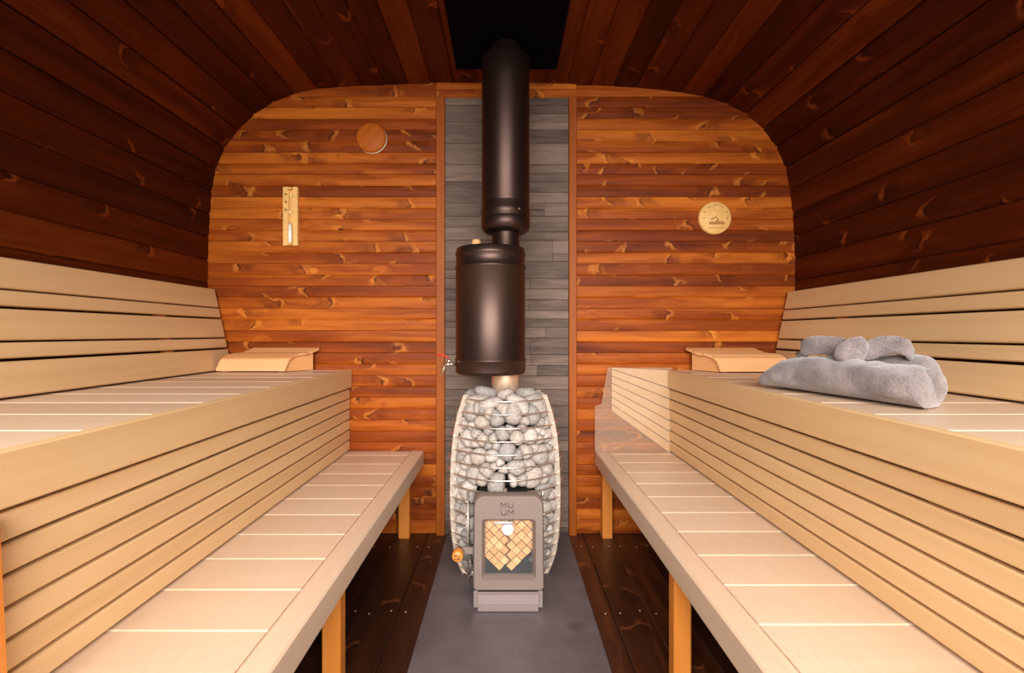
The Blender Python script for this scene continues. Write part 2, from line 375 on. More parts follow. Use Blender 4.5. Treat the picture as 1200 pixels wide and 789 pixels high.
# back wall: horizontal boards, each with a shallow centre groove so it reads as two half-boards
def x_span(z):
    xs = []
    for i in range(len(P2)-1):
        a, b = P2[i], P2[i+1]
        if (a.y-z)*(b.y-z) <= 0 and a.y != b.y: xs.append(a.x+(b.x-a.x)*(z-a.y)/(b.y-a.y))
    return (min(xs), max(xs)) if xs else None
TL0, TL1, TR0, TR1 = wx(512, D), wx(522, D), wx(666, D), wx(675, D)
bwall = MB(); bh = .1045; z0 = wz(625, D)
lines = []; z = .0
zc = H+(391-323/2.817-80+0)/250
zoff = (wz(80+388/2.817, D)) % bh       # a groove falls on this pixel row
k = -1
while True:
    za = zoff+k*bh; k += 1
    if za > 2.12: break
    for h in (0, 1):
        lo = max(za+h*bh/2, 0.0); hi = min(za+(h+1)*bh/2, 2.115)
        if hi-lo < .008: continue
        sp = x_span(max(.01, min(lo+.002, 2.108)));
        sp2 = x_span(max(.01, min(hi, 2.109)))
        if not sp: continue
        if sp2: sp = (max(sp[0], sp[0]), min(sp[1], sp[1]))
        for (xa, xb, sd) in ((sp[0]-.02, TL0+.004, 0), (TR1-.004, sp[1]+.02, 1)):
            if h == 0: u0 = random.random()*50
            t = random.random()*.8+(.2 if h == 0 else 0)
            g = .0035 if h == 0 else .0012
            g2 = .0012 if h == 0 else .0035
            hh = hi-lo
            pts = [(-.012, 0), (-.012, hh), (.004, hh), (.0075, hh-g2*1.6), (.009, hh*.5), (.0075, g*1.6), (.004, 0)] if hh > .02 else [(-.012, 0), (-.012, hh), (.004, hh), (.004, 0)]
            bwall.prism((xa, D+.005, lo), (xb, D+.005, lo), pts, (0, -1, 0), (0, 0, 1), tone=t)
    # over the stone panel
topz = wz(116, D)
for lo, hi in ((topz, topz+.045), (topz+.045, 2.11)):
    bwall.prism((TL0, D+.005, lo), (TR1, D+.005, lo), [(-.012, 0), (-.012, hi-lo), (.009, hi-lo), (.009, 0)], (0, -1, 0), (0, 0, 1), tone=.7)
struct(bwall.build('wall_back', M_wall))
bk = MB(); bk.box((-1.5, D+.02, -.03), (1.5, D+.05, 2.3), 0, tone=.2)
struct(bk.build('trim_3', M_side))
# upright trims beside the stone
for nm, a, b in (('trim_1', TL0, TL1), ('trim_2', TR0, TR1)):
    q = MB(); q.box((a, D-.028, 0.0), (b, D+.004, topz), .003, tone=.5); struct(q.build(nm, M_trim))
# stone cladding
sl = MB(); z = 0.0
while z < topz-.002:
    hrow = random.choice((.05, .062, .078, .1, .1)); hrow = min(hrow, topz-z); x = TL1
    if topz-(z+hrow) < .03: hrow = topz-z
    while x < TR0-.001:
        L_ = random.uniform(.16, .46); x2 = min(TR0, x+L_)
        if TR0-x2 < .07: x2 = TR0
        if random.random() < .35 and hrow > .05:
            zs = z+hrow*random.choice((.35, .5, .62)); prs = ((z, zs), (zs, z+hrow))
        else: prs = ((z, z+hrow),)
        for lo, hi in prs:
            dd = random.uniform(.010, .017)
            sl.box((x, D-dd, lo), (x2-.0012, D+.004, hi-.0012), .0012, axis=0)
        x = x2
    z += hrow
tag(sl.build('stone_cladding', M_slate), 'grey split-face slate panel on the back wall behind the stove pipe', 'stone panel')

# floor boards
fl = MB(); x = -1.08
while x < 1.06:
    fl.prism((x+.06, Y0, -.011), (x+.06, D+.01, -.011), chamf(.1185, .022, .003), (1, 0, 0), (0, 0, 1)); x += .12
fo = struct(fl.build('floor', M_floor))
scr = MB()
for bx_ in range(-9, 9):
    for yy in (1.72, .95, 2.25):
        for dx in (.025, .095):
            xx = bx_*.12+dx
            if abs(xx-.012) > .30 and abs(xx) < .95: scr.revolve([(.0, .0012), (.0035, .0010), (.0038, -.001)], (xx, yy+random.uniform(-.01, .01), 0), 10)
so = scr.build('floor_screws', M_nail, fo)

# grey plate under the stove
q = MB(); q.box((-.268, Y0, .0005), (.292, D-.022, .012), .002, axis=1, tone=.5)
tag(q.build('floor_plate', M_slab), 'long grey fireproof floor plate running under the sauna stove', 'floor plate')

# ------------------------------------------------------------------ benches
ZU = .768; ZL = .388; YF = -.15; YB = D-.012
def upper_bench(sgn, xf, xw, label):
    root = thing('upper_bench', label, 'bench', (sgn*(xf+xw)/2, 1.2, 0), 'upper benches')
    # deck of cross boards; bright light in the seams is painted as pale strips
    q = MB(); pitch = .1805; y = 0.897-8*pitch if False else 0.897-pitch*5
    zt = ZU-.002
    while y < YB:
        a = max(y+.0025, YF+.01); b = min(y+pitch-.0025, YB-.002)
        if b > a+.01: q.box((sgn*(xf+.022), a, zt-.022), (sgn*(xw-.005), b, zt), .0022, axis=0)
        y += pitch
    q.box((sgn*(xf+.022), YF+.012, zt-.020), (sgn*(xw-.005), YB-.003, zt-.0016), 0, axis=0, mi=1)
    adopt(q.build('deck', [M_deck, M_seam]), root)
    q = MB(); q.box((sgn*xf, YF, .684), (sgn*(xf+.021), YB, ZU), .003, axis=1, tone=.5)
    adopt(q.build('fascia_board', M_aspen), root)
    q = MB(); n = 6; top = .679; bot = ZL+.003; p = (top-bot)/n
    for i in range(n):
        a = bot+i*p+.0035; b = bot+(i+1)*p-.003
        q.box((sgn*(xf+.008), YF+.01, a), (sgn*(xf+.026), YB-.004, b), .003, axis=1)
    adopt(q.build('slat_panel', M_aspen), root)
    for yy in (.1, .9, 1.6, 2.3):
        q = MB(); q.box((sgn*(xf+.028), yy, ZL+.004), (sgn*(xf+.07), yy+.045, ZU-.026), .002, tone=.2)
        adopt(q.build('support_post', M_aspen), root)
    return root
def lower_bench(sgn, xf, xu, label, legs):
    root = thing('lower_bench', label, 'bench', (sgn*(xf+.2), 1.2, 0), 'lower benches')
    q = MB(); pitch = .151; y = .945-8*pitch if sgn < 0 else .965-8*pitch; xi = xf+.058; xo = xu+.06
    while y < YB:
        a = max(y+.002, YF+.01); b = min(y+pitch-.002, YB-.002)
        if b > a+.01: q.box((sgn*(xi+.001), a, ZL-.024), (sgn*xo, b, ZL-.001), .002, axis=0)
        y += pitch
    q.box((sgn*(xi+.002), YF+.012, ZL-.022), (sgn*xo, YB-.003, ZL-.0024), 0, axis=0, mi=1)
    adopt(q.build('deck', [M_deck, M_seam]), root)
    q = MB(); q.box((sgn*xf, YF, .322), (sgn*xi, YB, ZL), .004, axis=1, tone=.45)
    adopt(q.build('front_board', M_deck), root)
    for (ya, x0, x1) in legs:
        q = MB(); q.box((sgn*x0, ya, 0.0005), (sgn*x1, ya+.045, .3215), .003, tone=.5); adopt(q.build('leg', M_pine), root)
    # stretch film lying over the deck and its front edge
    nx, ny = 10, 60; V = []; U = []
    path = [(xf-.0015, .330), (xf-.0015, ZL-.004), (xf+.003, ZL+.0022)]+[(xf+.003+(xu-xf-.006)*i/nx, ZL+.0022) for i in range(1, nx+1)]
    for j in range(ny+1):
        yy = YF+(YB-.004-YF)*j/ny
        for (px, pz) in path:
            e = abs(noise.noise(Vector((px*14, yy*5, sgn*3))))*.0035 + (abs(noise.noise(Vector((px*30, yy*30, 5))))*.014 if j >= ny-2 else 0)
            lift = e if pz > ZL else 0; out = -e*.6 if pz <= ZL else 0
            V.append((sgn*(px+out), yy, pz+lift))
    m = len(path); Fc = [[j*m+i, j*m+i+1, (j+1)*m+i+1, (j+1)*m+i] for j in range(ny) for i in range(m-1)]
    q = MB(); q.add(V, Fc, smooth=True)
    adopt(q.build('plastic_film', M_film), root)
    return root
XU_L, XU_R = .716, .752
ubl = upper_bench(-1, XU_L, 1.335, 'pale wooden upper bench along the left wall, no towel on it')
ubr = upper_bench(1, XU_R, 1.30, 'pale wooden upper bench along the right wall carrying the grey robe')
lower_bench(-1, .380, XU_L, 'film-wrapped pale lower bench on orange legs, left of the stove', [(2.335, .438, .488), (1.36, .438, .488), (.3, .438, .488)])
lower_bench(1, .420, XU_R, 'film-wrapped pale lower bench on orange legs, right of the stove', [(2.335, .444, .49), (1.345, .444, .49), (.3, .444, .49)])
# tapered boards that close the far end of the right bench against the back wall
q = MB(); ye = D-.03
xe = 592+F*(.762)/ye
ys = [433, 454]+[454+12.35*i for i in range(1, 7)]
for i in range(len(ys)-1):
    g = 1.0
    def P(px, py): return (wx(px, ye), wz(py, ye))
    tR, bR = ys[i]+g*.4, ys[i+1]-g
    fL = 125/188.; tL = max(431, 391+(tR-391)*fL); bL = max(431.6, 391+(bR-391)*fL)
    poly = [P(xe, bR+(bR-391)/188*(xe-780)), P(xe, tR+(tR-391)/188*(xe-780)), P(717, tL), P(717, bL)]
    c = [(a, b) for a, b in poly]
    q.prism((0, ye, 0), (0, ye+.018, 0), c, (1, 0, 0), (0, 0, 1))
adopt(q.build('end_panel', M_aspen), ubr)
# bunched film, stretched over the end boards as a tan veil to dim them
V = []; Fc = []; nn = 12
for i in range(nn+1):
    t = i/nn; px = 697+90*t
    top = 476-3*math.sin(i) if px < 709 else 431
    for j in range(7):
        s_ = j/6; py = 529+(top-529)*s_; e = .005*noise.noise(Vector((px*.09, py*.11, 2)))
        V.append((wx(px, ye), ye-.004-abs(e), max(ZL+.002, wz(py, ye))))
for i in range(nn):
    for j in range(6): Fc.append([i*7+j, (i+1)*7+j, (i+1)*7+j+1, i*7+j+1])
lb = [o for o in bpy.data.objects if o.name.startswith('lower_bench')][-1]
q = MB(); q.add(V, Fc, smooth=True); adopt(q.build('dimming_film', M_film2), lb)

# backrests
def backrest(sgn, xt, xb, zt, zs, label, y1=2.375):
    root = thing('backrest', label, 'backrest', (sgn*xb, 1.2, ZU), 'slatted backrests')
    z_b = zs[-1][1]; 
    def X(z): return xb+(xt-xb)*(z-z_b)/(zt-z_b)
    d = Vector((xt-xb, 0, zt-z_b)).normalized(); nr = Vector((d.z, 0, -d.x))
    for (za, zb) in zs:
        zm = (za+zb)/2; wd = (za-zb)/d.z
        c0 = Vector((sgn*(X(zm)+.009), YF, zm)); c1 = Vector((sgn*(X(zm)+.009), y1, zm))
        q = MB(); q.prism(c0, c1, chamf(wd, .018, .003), (sgn*d.x, 0, d.z), (sgn*nr.x, 0, nr.z), tone=random.uniform(.35, .65))
        adopt(q.build('slat', M_aspen), root)
    for yy in (.35, 1.17, 2.0):
        q = MB(); a = Vector((sgn*(X(zs[-1][1]+.004)+.032), yy, zs[-1][1]+.004)); b = Vector((sgn*(X(zt-.012)+.032), yy, zt-.012))
        q.prism(a, b, chamf(.045, .024, .002), (0, 1, 0), (nr.x*sgn, 0, nr.z), tone=.1)
        adopt(q.build('support_batten', M_pine), root)
    return root
def zrows(d, rows): return [(wz(a, d), wz(b, d)) for a, b in rows]
rows = [(1.140, 1.056), (1.050, 1.009), (1.000, .918), (.911, .871), (.862, .772)]
backrest(-1, 1.348, 1.268, 1.14, rows, 'five-slat pale wooden backrest leaning against the left wall')
rowsR = [(1.128, 1.048), (1.042, 1.000), (.992, .912), (.905, .866), (.857, .772)]
backrest(1, 1.312, 1.238, 1.128, rowsR, 'five-slat pale wooden backrest on the right wall, behind the grey robe')

# orange post at the very left edge of the view
q = MB(); q.prism((-.695, .695, ZL+.006), (-.709, .695, .681), chamf(.020, .03, .002), (1, 0, 0), (0, 1, 0), tone=.5)
tag(q.build('wooden_post', M_pine), 'slim orange wooden post under the left upper bench edge, nearest the viewer', 'post')

# ------------------------------------------------------------------ headrests
def headrest(sgn, label, fr, bk_, yf, yb):
    root = thing('headrest', label, 'headrest', (sgn*(fr[0]+fr[1])/2, (yf+yb)/2, ZU), 'wooden sauna headrests')
    prof_h = [(0, .004), (.07, .036), (.20, .060), (.42, .069), (.62, .070), (.8, .080), (1, .094)]
    def hz(t):
        for i in range(len(prof_h)-1):
            if t <= prof_h[i+1][0]:
                a, b = prof_h[i], prof_h[i+1]; return a[1]+(b[1]-a[1])*(t-a[0])/(b[0]-a[0])
        return prof_h[-1][1]
    def edge(k, t): return sgn*(fr[k]+(bk_[k]-fr[k])*t)
    ns = 7
    for i in range(ns):
        t0 = i/ns; t1 = (i+1)/ns-.032
        V = []
        for t in (t0, t1):
            z_ = ZU+hz(t); yy = yf+(yb-yf)*t
            for k, off in ((0, 0), (1, .0)):
                V.append((edge(k, t), yy, z_+.011)); V.append((edge(k, t), yy, max(ZU+.002, z_)))
        # V: t0:(k0 top,bot),(k1 top,bot) ; t1 same
        Fc = [[0, 2, 6, 4], [1, 5, 7, 3], [0, 1, 3, 2], [4, 6, 7, 5], [0, 4, 5, 1], [2, 3, 7, 6]]
        u0 = random.random()*20; v0 = random.random()*20
        U = [[(u0, v0), (u0+.4, v0), (u0+.4, v0+.02), (u0, v0+.02)]]*6
        q = MB(); q.add(V, Fc, U, random.random()); adopt(q.build('slat', M_head), root)
    for k, ins in ((0, .018), (1, -.018)):
        top = [(t/20, hz(t/20)) for t in range(1, 19)]; V = []
        for side in (0, .016*(1 if k == 0 else -1)):
            for t, h in top: V.append((edge(k, t)+sgn*(ins+side)*(1), yf+(yb-yf)*t, ZU+max(.003, h-.001)))
            for t in (top[-1][0], top[0][0]): V.append((edge(k, t)+sgn*(ins+side), yf+(yb-yf)*t, ZU+.001))
        n = len(top)+2
        Fc = [list(range(n)), list(range(n, 2*n))[::-1]]+[[i, n+i, n+(i+1) % n, (i+1) % n] for i in range(n)]
        q = MB(); q.add(V, Fc, None, .4); adopt(q.build('side_panel', M_head), root)
headrest(-1, 'curved slatted wooden headrest on the left upper bench, far end', (.962, 1.262), (.858, 1.16), 2.235, 2.376)
headrest(1, 'curved slatted wooden headrest on the right upper bench, behind the robe', (.925, 1.235), (.83, 1.14), 2.20, 2.366)

# ------------------------------------------------------------------ wall pieces
def disc_thing(name, label, cat, px, py, d): return thing(name, label, cat, (wx(px, D), D-.006, wz(py, D)))
# round vent plug
cx, cz = wx(436, D), wz(163, D)
t = thing('round_vent', 'round orange wooden air vent cover high on the left of the back wall', 'vent', (cx, D-.005, cz))
q = MB(); q.revolve([(.0, .004), (.068, .004), (.070, .0), (.070, -.002)], (cx+.0025, D-.008, cz-.0025), axis='y'); adopt(q.build('rim', M_rim), t)
q = MB(); q.revolve([(.0, .017), (.060, .017), (.069, .012), (.070, .005), (0.0, .005)], (cx, D-.009, cz), axis='y')
o = q.build('cover', M_vent); adopt(o, t)
uvd = o.data.uv_layers[0].data
for lp in o.data.loops: v = o.data.vertices[lp.vertex_index].co; uvd[lp.index].uv = (v.x*.6+v.z*.8, v.z*.6-v.x*.8)
# sand timer
cx, ct, cb = wx(343, D), wz(221, D), wz(289, D)
t = thing('sand_timer', 'tall pale wooden sand timer with glass tube on the back wall', 'sand timer', (cx, D-.005, (ct+cb)/2))
q = MB(); q.prism((cx, D-.005, cb), (cx, D-.005, ct), [(-.034, 0), (.034, 0), (.034, -.022), (.012, -.022), (.008, -.014), (-.004, -.014), (-.008, -.022), (-.034, -.022)][::-1], (1, 0, 0), (0, 1, 0), tone=.8)
adopt(q.build('back_board', M_dial), t)
def bulb(z0_, z1_, r, mat, nm, m2=None):
    q = MB(); n = 12; pr = []
    for i in range(n+1):
        s_ = i/n; rr = r*(min(1, (math.sin(math.pi*min(1, max(0, s_)))*2.2))); pr.append((max(.0025, rr), z0_+(z1_-z0_)*s_))
    q.revolve(pr, (cx+.002, D-.034, 0), 20); return adopt(q.build(nm, mat), t)
mid = ct-(ct-cb)*.55
bulb(mid, ct-.012, .0085, M_glass, 'upper_bulb'); bulb(cb+.006, mid, .011, M_glass, 'lower_bulb')
q = MB(); q.revolve([(.0001, cb+.008), (.0088, cb+.016), (.0095, cb+.05), (.008, cb+.085), (.003, cb+.10), (.0001, cb+.104)], (cx+.002, D-.034, 0), 16); adopt(q.build('sand', M_sand), t)
for i in range(3):
    q = MB(); zz = ct-.035-i*.036; q.box((cx-.025, D-.0285, zz-.004), (cx-.015, D-.0265, zz+.004), 0); q.box((cx-.0235, D-.029, zz-.0015), (cx-.019, D-.0265, zz+.0065), 0)
    adopt(q.build('minute_mark', M_inkb), t)
for nm, zz in (('top_bracket', ct-.012), ('bottom_bracket', cb+.004)):
    q = MB(); q.box((cx-.008, D-.046, zz-.003), (cx+.012, D-.026, zz+.004), .001); adopt(q.build(nm, M_dial), t)
# thermometer
cx, cz = wx(836, D), wz(256.5, D)
t = thing('thermometer', 'round pale wooden sauna thermometer on the right of the back wall', 'thermometer', (cx, D-.005, cz))
q = MB(); q.revolve([(.0, .018), (.072, .018), (.0755, .014), (.076, 0)], (cx, D-.006, cz), 56, axis='y'); adopt(q.build('dial_board', M_dial), t)
q = MB(); yd = D-.0245
def bar2(q, x0, z0_, x1, z1_, wd, y=yd, th=.0014):
    a = Vector((x0, y, z0_)); b = Vector((x1, y, z1_)); dd = (b-a).normalized(); sd = Vector((dd.z, 0, -dd.x))
    q.prism(a-dd*wd*.3, b+dd*wd*.3, chamf(wd, th, 0), sd, (0, 1, 0), tone=.5)
for i in range(7):
    an = R(190-i*200/6); rr = .055; x_, z_ = cx+rr*math.cos(an), cz+rr*math.sin(an)*.95+.006
    bar2(q, x_-.003, z_, x_+.003, z_, .0035)
for i in range(15):
    an = R(195-i*210/14); bar2(q, cx+.030*math.cos(an), cz+.002+.030*math.sin(an), cx+.035*math.cos(an), cz+.002+.035*math.sin(an), .0010)
for i, hh in enumerate((.008, .012, .007, .015, .018, .010, .013, .007)):
    bar2(q, cx-.025+i*.009, cz-.030, cx-.025+i*.009, cz-.030+hh, .0065)
for i in range(9): bar2(q, cx-.027+i*.0075, cz-.047, cx-.0225+i*.0075, cz-.047, .003)
adopt(q.build('scale_marks', M_inkb), t)
q = MB(); bar2(q, cx-.020, cz-.008, cx+.002, cz+.002, .003, yd-.002); bar2(q, cx+.002, cz+.002, cx+.013, cz-.012, .002, yd-.002); adopt(q.build('needle', M_ink), t)

# ------------------------------------------------------------------ stove
SX, SY = 0.0, 2.05
st = thing('sauna_stove', 'barrel-shaped wood-burning sauna stove with steel wire cage and glass door', 'stove', (SX, SY, .012))
rp = [(.016, .176), (.05, .193), (.10, .209), (.16, .219), (.23, .225), (.32, .227), (.38, .226), (.46, .222), (.52, .217), (.57, .210), (.62, .198), (.66, .186), (.695, .171)]
def rcage(z): return float(np.interp(z, [a for a, b in rp], [b for a, b in rp]))
def ring_pts(z, a0=-180, a1=180, n=72, dr=0):
    r = rcage(z)+dr
    return [(SX+r*math.sin(R(a0+(a1-a0)*i/n)), SY-r*math.cos(R(a0+(a1-a0)*i/n)), z) for i in range(n+(0 if a1-a0 == 360 else 1))]
def part(q, nm, mat, par=st, lab=None):
    o = adopt(q.build(nm, mat), par)
    if lab: o['label'] = lab
    return o
AD = 37
for z in (.686, .640, .592, .546, .500, .455, .409, .366): q = MB(); q.tube(ring_pts(z), .003, 8, True); part(q, 'cage_ring', M_wire)
for z in (.320, .275, .230, .185, .140, .095, .050): q = MB(); q.tube(ring_pts(z, AD, 360-AD, 56), .003, 8); part(q, 'cage_ring', M_wire)
q = MB(); q.tube(ring_pts(.020, AD+12, 360-AD-12, 48), .004, 8); part(q, 'cage_ring', M_wire)
for ang in (-63, 63, -125, 125, 180):
    q = MB(); zs = [.014+i*(.700-.014)/24 for i in range(25)]; V = []; wv = .0115
    a = R(ang); tx = Vector((math.cos(a), math.sin(a), 0)); nx_ = Vector((math.sin(a), -math.cos(a), 0))
    for z in zs:
        c = Vector((SX, SY, z))+nx_*(rcage(z)+.004)
        for s1, s2 in ((-1, 0), (1, 0), (1, 1), (-1, 1)): V.append(c+tx*.002*s1+nx_*(-.016+.021*s2))
    Fc = [[4*i+k, 4*i+(k+1) % 4, 4*i+4+(k+1) % 4, 4*i+4+k] for i in range(24) for k in range(4)]+[[3, 2, 1, 0], [96, 97, 98, 99]]
    q.add(V, Fc); part(q, 'cage_bar', M_bar)
for sg in (-1, 1):
    q = MB(); q.tube([(SX+sg*math.sin(R(AD))*rcage(z), SY-math.cos(R(AD))*rcage(z), z) for z in [.02+i*.347/14 for i in range(15)]], .0034, 8); part(q, 'door_side_rod', M_wire)
# inner drum
q = MB(); q.revolve([(.0, .02), (.12, .02), (.125, .2), (.12, .50), (.09, .60), (.0, .62)], (SX, SY, 0), 40); part(q, 'inner_drum', M_soot)
q = MB(); q.revolve([(.0, .0125), (.15, .0125), (.165, .016), (.165, .022), (.0, .022)], (SX, SY, 0), 48); part(q, 'base_plate', M_iron)
# firebox throat: open box between door and drum
DY = 1.70                                   # front plane of the door
dx0, dx1 = wx(554, DY), wx(638, DY); dzt, dzb = wz(581, DY), wz(693, DY)
wx0, wx1 = wx(568, DY), wx(624.5, DY); wzt, wzb = wz(612, DY), wz(677, DY)
q = MB()
ux0, ux1, uz0, uz1 = -.104, .108, .075, .365
q.box((ux0, DY+.03, uz0), (ux0+.008, SY-.10, uz1), .001); q.box((ux1-.008, DY+.03, uz0), (ux1, SY-.10, uz1), .001)
q.box((ux0, DY+.03, uz1-.008), (ux1, SY-.10, uz1), .001); q.box((ux0, DY+.03, uz0), (ux1, SY-.10, uz0+.008), .001)
q.box((ux0, SY-.108, uz0), (ux1, SY-.10, uz1), .001)
part(q, 'firebox', M_soot)
q = MB(); q.box((ux0-.004, DY+.035, .364), (ux1+.004, SY-.215, .370), .002); part(q, 'firebox_roof', M_iron)
q = MB(); q.box((-.006, SY-.230, .352), (.006, SY-.222, .384), .001); part(q, 'cage_clip', M_iron)
# door: rounded plate with window opening, bevelled inward
door = thing('x', 'x', 'x'); bpy.data.objects.remove(door)
def plate_ring(q, outer, inner, y_o, y_i, y_back, cx_o, cz_o, cx_i, cz_i):
    n = len(outer)
    V = [(cx_o+a, y_back, cz_o+b) for a, b in outer]+[(cx_o+a, y_o+.010, cz_o+b) for a, b in outer]
    sc = .965; V += [(cx_o+a*sc, y_o, cz_o+b*.975) for a, b in outer]
    V += [(cx_i+a*1.12, y_o, cz_i+b*1.10) for a, b in inner]+[(cx_i+a, y_i, cz_i+b) for a, b in inner]+[(cx_i+a, y_back, cz_i+b) for a, b in inner]
    Fc = []; 
    for r_ in range(5):
        for i in range(n):
            j = (i+1) % n; Fc.append([r_*n+i, r_*n+j, (r_+1)*n+j, (r_+1)*n+i])
    for i in range(n):
        j = (i+1) % n; Fc.append([5*n+i, 5*n+j, j, i])
    q.add(V, Fc, None, .5, 0, False)
ow, oh = dx1-dx0, dzt-dzb; iw, ih = wx1-wx0, wzt-wzb
outer = rrect(ow, oh, .012, 7, .034)
outer = [(a*(1-.045*max(0, (b/oh+.1))), b+(.0035*(1-(2*a/ow)**2) if b > 0 else 0)) for a, b in outer]
inner = rrect(iw, ih, .010, 7, .010)
q = MB(); ocx, ocz = (dx0+dx1)/2, (dzt+dzb)/2; icx, icz = (wx0+wx1)/2, (wzt+wzb)/2
plate_ring(q, outer, inner, DY, DY+.016, DY+.030, ocx, ocz, icx, icz)
door = part(q, 'door', M_iron)
q = MB(); q.box((wx0-.002, DY+.017, wzb-.002), (wx1+.002, DY+.021, wzt+.002), .0005, tone=.5); g = q.build('glass_pane', M_glass); adopt(g, door)
# letters on the door: MU over UM
def glyph(q, ch, x, z, w_, h_, t_, y, th=.0012):
    if ch == 'M':
        for a, b, c, d in ((0, 0, 0, 1), (1, 0, 1, 1), (0, 1, .5, .45), (.5, .45, 1, 1)): bar2(q, x+a*w_, z+b*h_, x+c*w_, z+d*h_, t_, y, th)
    elif ch == 'U':
        pts = [(0, 1), (0, .3), (.2, .05), (.5, 0), (.8, .05), (1, .3), (1, 1)]
        for (a, b), (c, d) in zip(pts, pts[1:]): bar2(q, x+a*w_, z+b*h_, x+c*w_, z+d*h_, t_, y, th)
q = MB(); lz = wz(597.0, DY); lw = .0165; lx = wx(589.5, DY)-.006
glyph(q, 'M', lx, lz+.005, lw, .0155, .0030, DY-.0004); glyph(q, 'U', lx+.024, lz+.005, lw-.001, .0155, .0030, DY-.0004)
glyph(q, 'U', lx, lz-.0195, lw, .0155, .0030, DY-.0004); glyph(q, 'M', lx+.024, lz-.0195, lw, .0155, .0030, DY-.0004)
part(q, 'letters', M_inkd, door, 'dark raised letters')
# handle: bracket and round wooden knob with small letters
kx, kz, ky = wx(537, 1.72), wz(648, 1.72), 1.70
q = MB(); q.box((kx+.012, 1.735, kz-.012), (dx0+.004, 1.741, kz+.012), .001); q.tube([(kx, 1.738, kz), (kx+.02, 1.738, kz)], .005); part(q, 'handle_bracket', M_iron, door)
q = MB(); q.revolve([(.0, .050), (.0155, .050), (.018, .046), (.019, .025), (.016, .006), (.011, .0), (0, 0)], (kx, 1.735, kz), 28, axis='y'); kn = part(q, 'handle_knob', M_pine, door, 'orange wooden knob')
q = MB(); yk = 1.735-.0506
for ch, a, b in (('M', -.009, .0012), ('U', .0015, .0012), ('U', -.009, -.0092), ('M', .0015, -.0092)): glyph(q, ch, kx+a, kz+b, .0065, .0068, .0019, yk, .0008)
adopt(q.build('knob_letters', M_ink), door)
q = MB(); q.tube([(wx(548.5, 1.76), 1.76, wz(576, 1.76)), (wx(548.5, 1.76), 1.76, wz(689, 1.76))], .0035); part(q, 'hinge_rod', M_wire, door)
# ash drawer
q = MB()
a0, a1 = wx(559.8, DY-.012), wx(631, DY-.012); t_, b_ = wz(694, DY), .0135
q.box((a0, DY-.004, b_), (a1, DY+.12, t_), .002, axis=0)
q.prism((a0, DY-.003, t_-.003), (a1, DY-.003, t_-.003), [(0, 0), (0, -.022), (-.006, -.032), (-.012, -.030), (-.010, -.004), (-.006, 0)], (0, 1, 0), (0, 0, 1), tone=.5)
part(q, 'ash_drawer', M_drawer)
q = MB(); q.box((wx(555, DY), DY+.006, .022), (wx(636, DY), DY+.014, t_), .001, axis=0); part(q, 'drawer_frame', M_drawer)

# kindling stacked inside the firebox: two leaning stacks of square sticks, end grain to the door
cell = .0245; n_k = 0; protoK = None
for side in (-1, 1):
    ox, oz = icx-.006+(-.0262 if side < 0 else .0150), wzb+.004
    for i in range(0, 8):
        for j in range(0, 8):
            cx_ = ox+(i-j)*cell*.7071; cz_ = oz+(i+j+1)*cell*.7071
            rel = (cx_-icx+.006)*side
            if rel < .004 or abs(cx_-icx) > .088 or cz_ > wzt+.004: continue
            hs = cell*.5-.0009; q = MB(); jl = random.uniform(-.008, .004)
            if protoK is None:
                q.prism((0, 0, 0), (0, .20, 0), [(-hs, -hs), (hs, -hs), (hs, hs), (-hs, hs)], (1, 0, 0), (0, 0, 1), tone=.5)
                protoK = o = q.build('kindling_stick', M_kind)
            else:
                q.prism((0, 0, 0), (0, .20, 0), [(-hs, -hs*random.uniform(.9, 1)), (hs*random.uniform(.9, 1), -hs), (hs, hs*random.uniform(.88, 1)), (-hs*random.uniform(.88, 1), hs)], (1, 0, 0), (0, 0, 1))
                o = q.build('kindling_stick', M_kind)
            o.location = (cx_, DY+.034+abs(jl)+.002, cz_); o.rotation_euler = (0, R(45+random.uniform(-2, 2)), 0)
            sd_ = 'left' if side < 0 else 'right'; tag(o, 'short square split stick in the %s leaning stack behind the stove door glass' % sd_, 'firewood', 'kindling sticks in the %s stack of the firebox' % sd_); n_k += 1
# paper label hanging inside the glass
q = MB(); py_ = DY+.026
q.tube([(wx(579, py_), py_+.003, wz(613.5, py_)), (wx(590, py_), py_+.002, wz(613, py_)), (wx(601, py_), py_+.003, wz(613.5, py_))], .0018, 8, r2=.004)
pts = [(-.019, .010), (-.019, -.004), (-.012, -.017), (0, -.020), (.012, -.017), (.019, -.006), (.020, .004), (.016, .014), (.006, .018), (-.012, .016)]
q.prism((wx(595, py_), py_+.0015, wz(621, py_)), (wx(595, py_), py_+.003, wz(621, py_)), pts, (1, 0, 0), (0, 0, 1), tone=.5)
tag(q.build('paper_tag', M_white), 'small white paper tag hanging behind the stove door glass', 'tag')

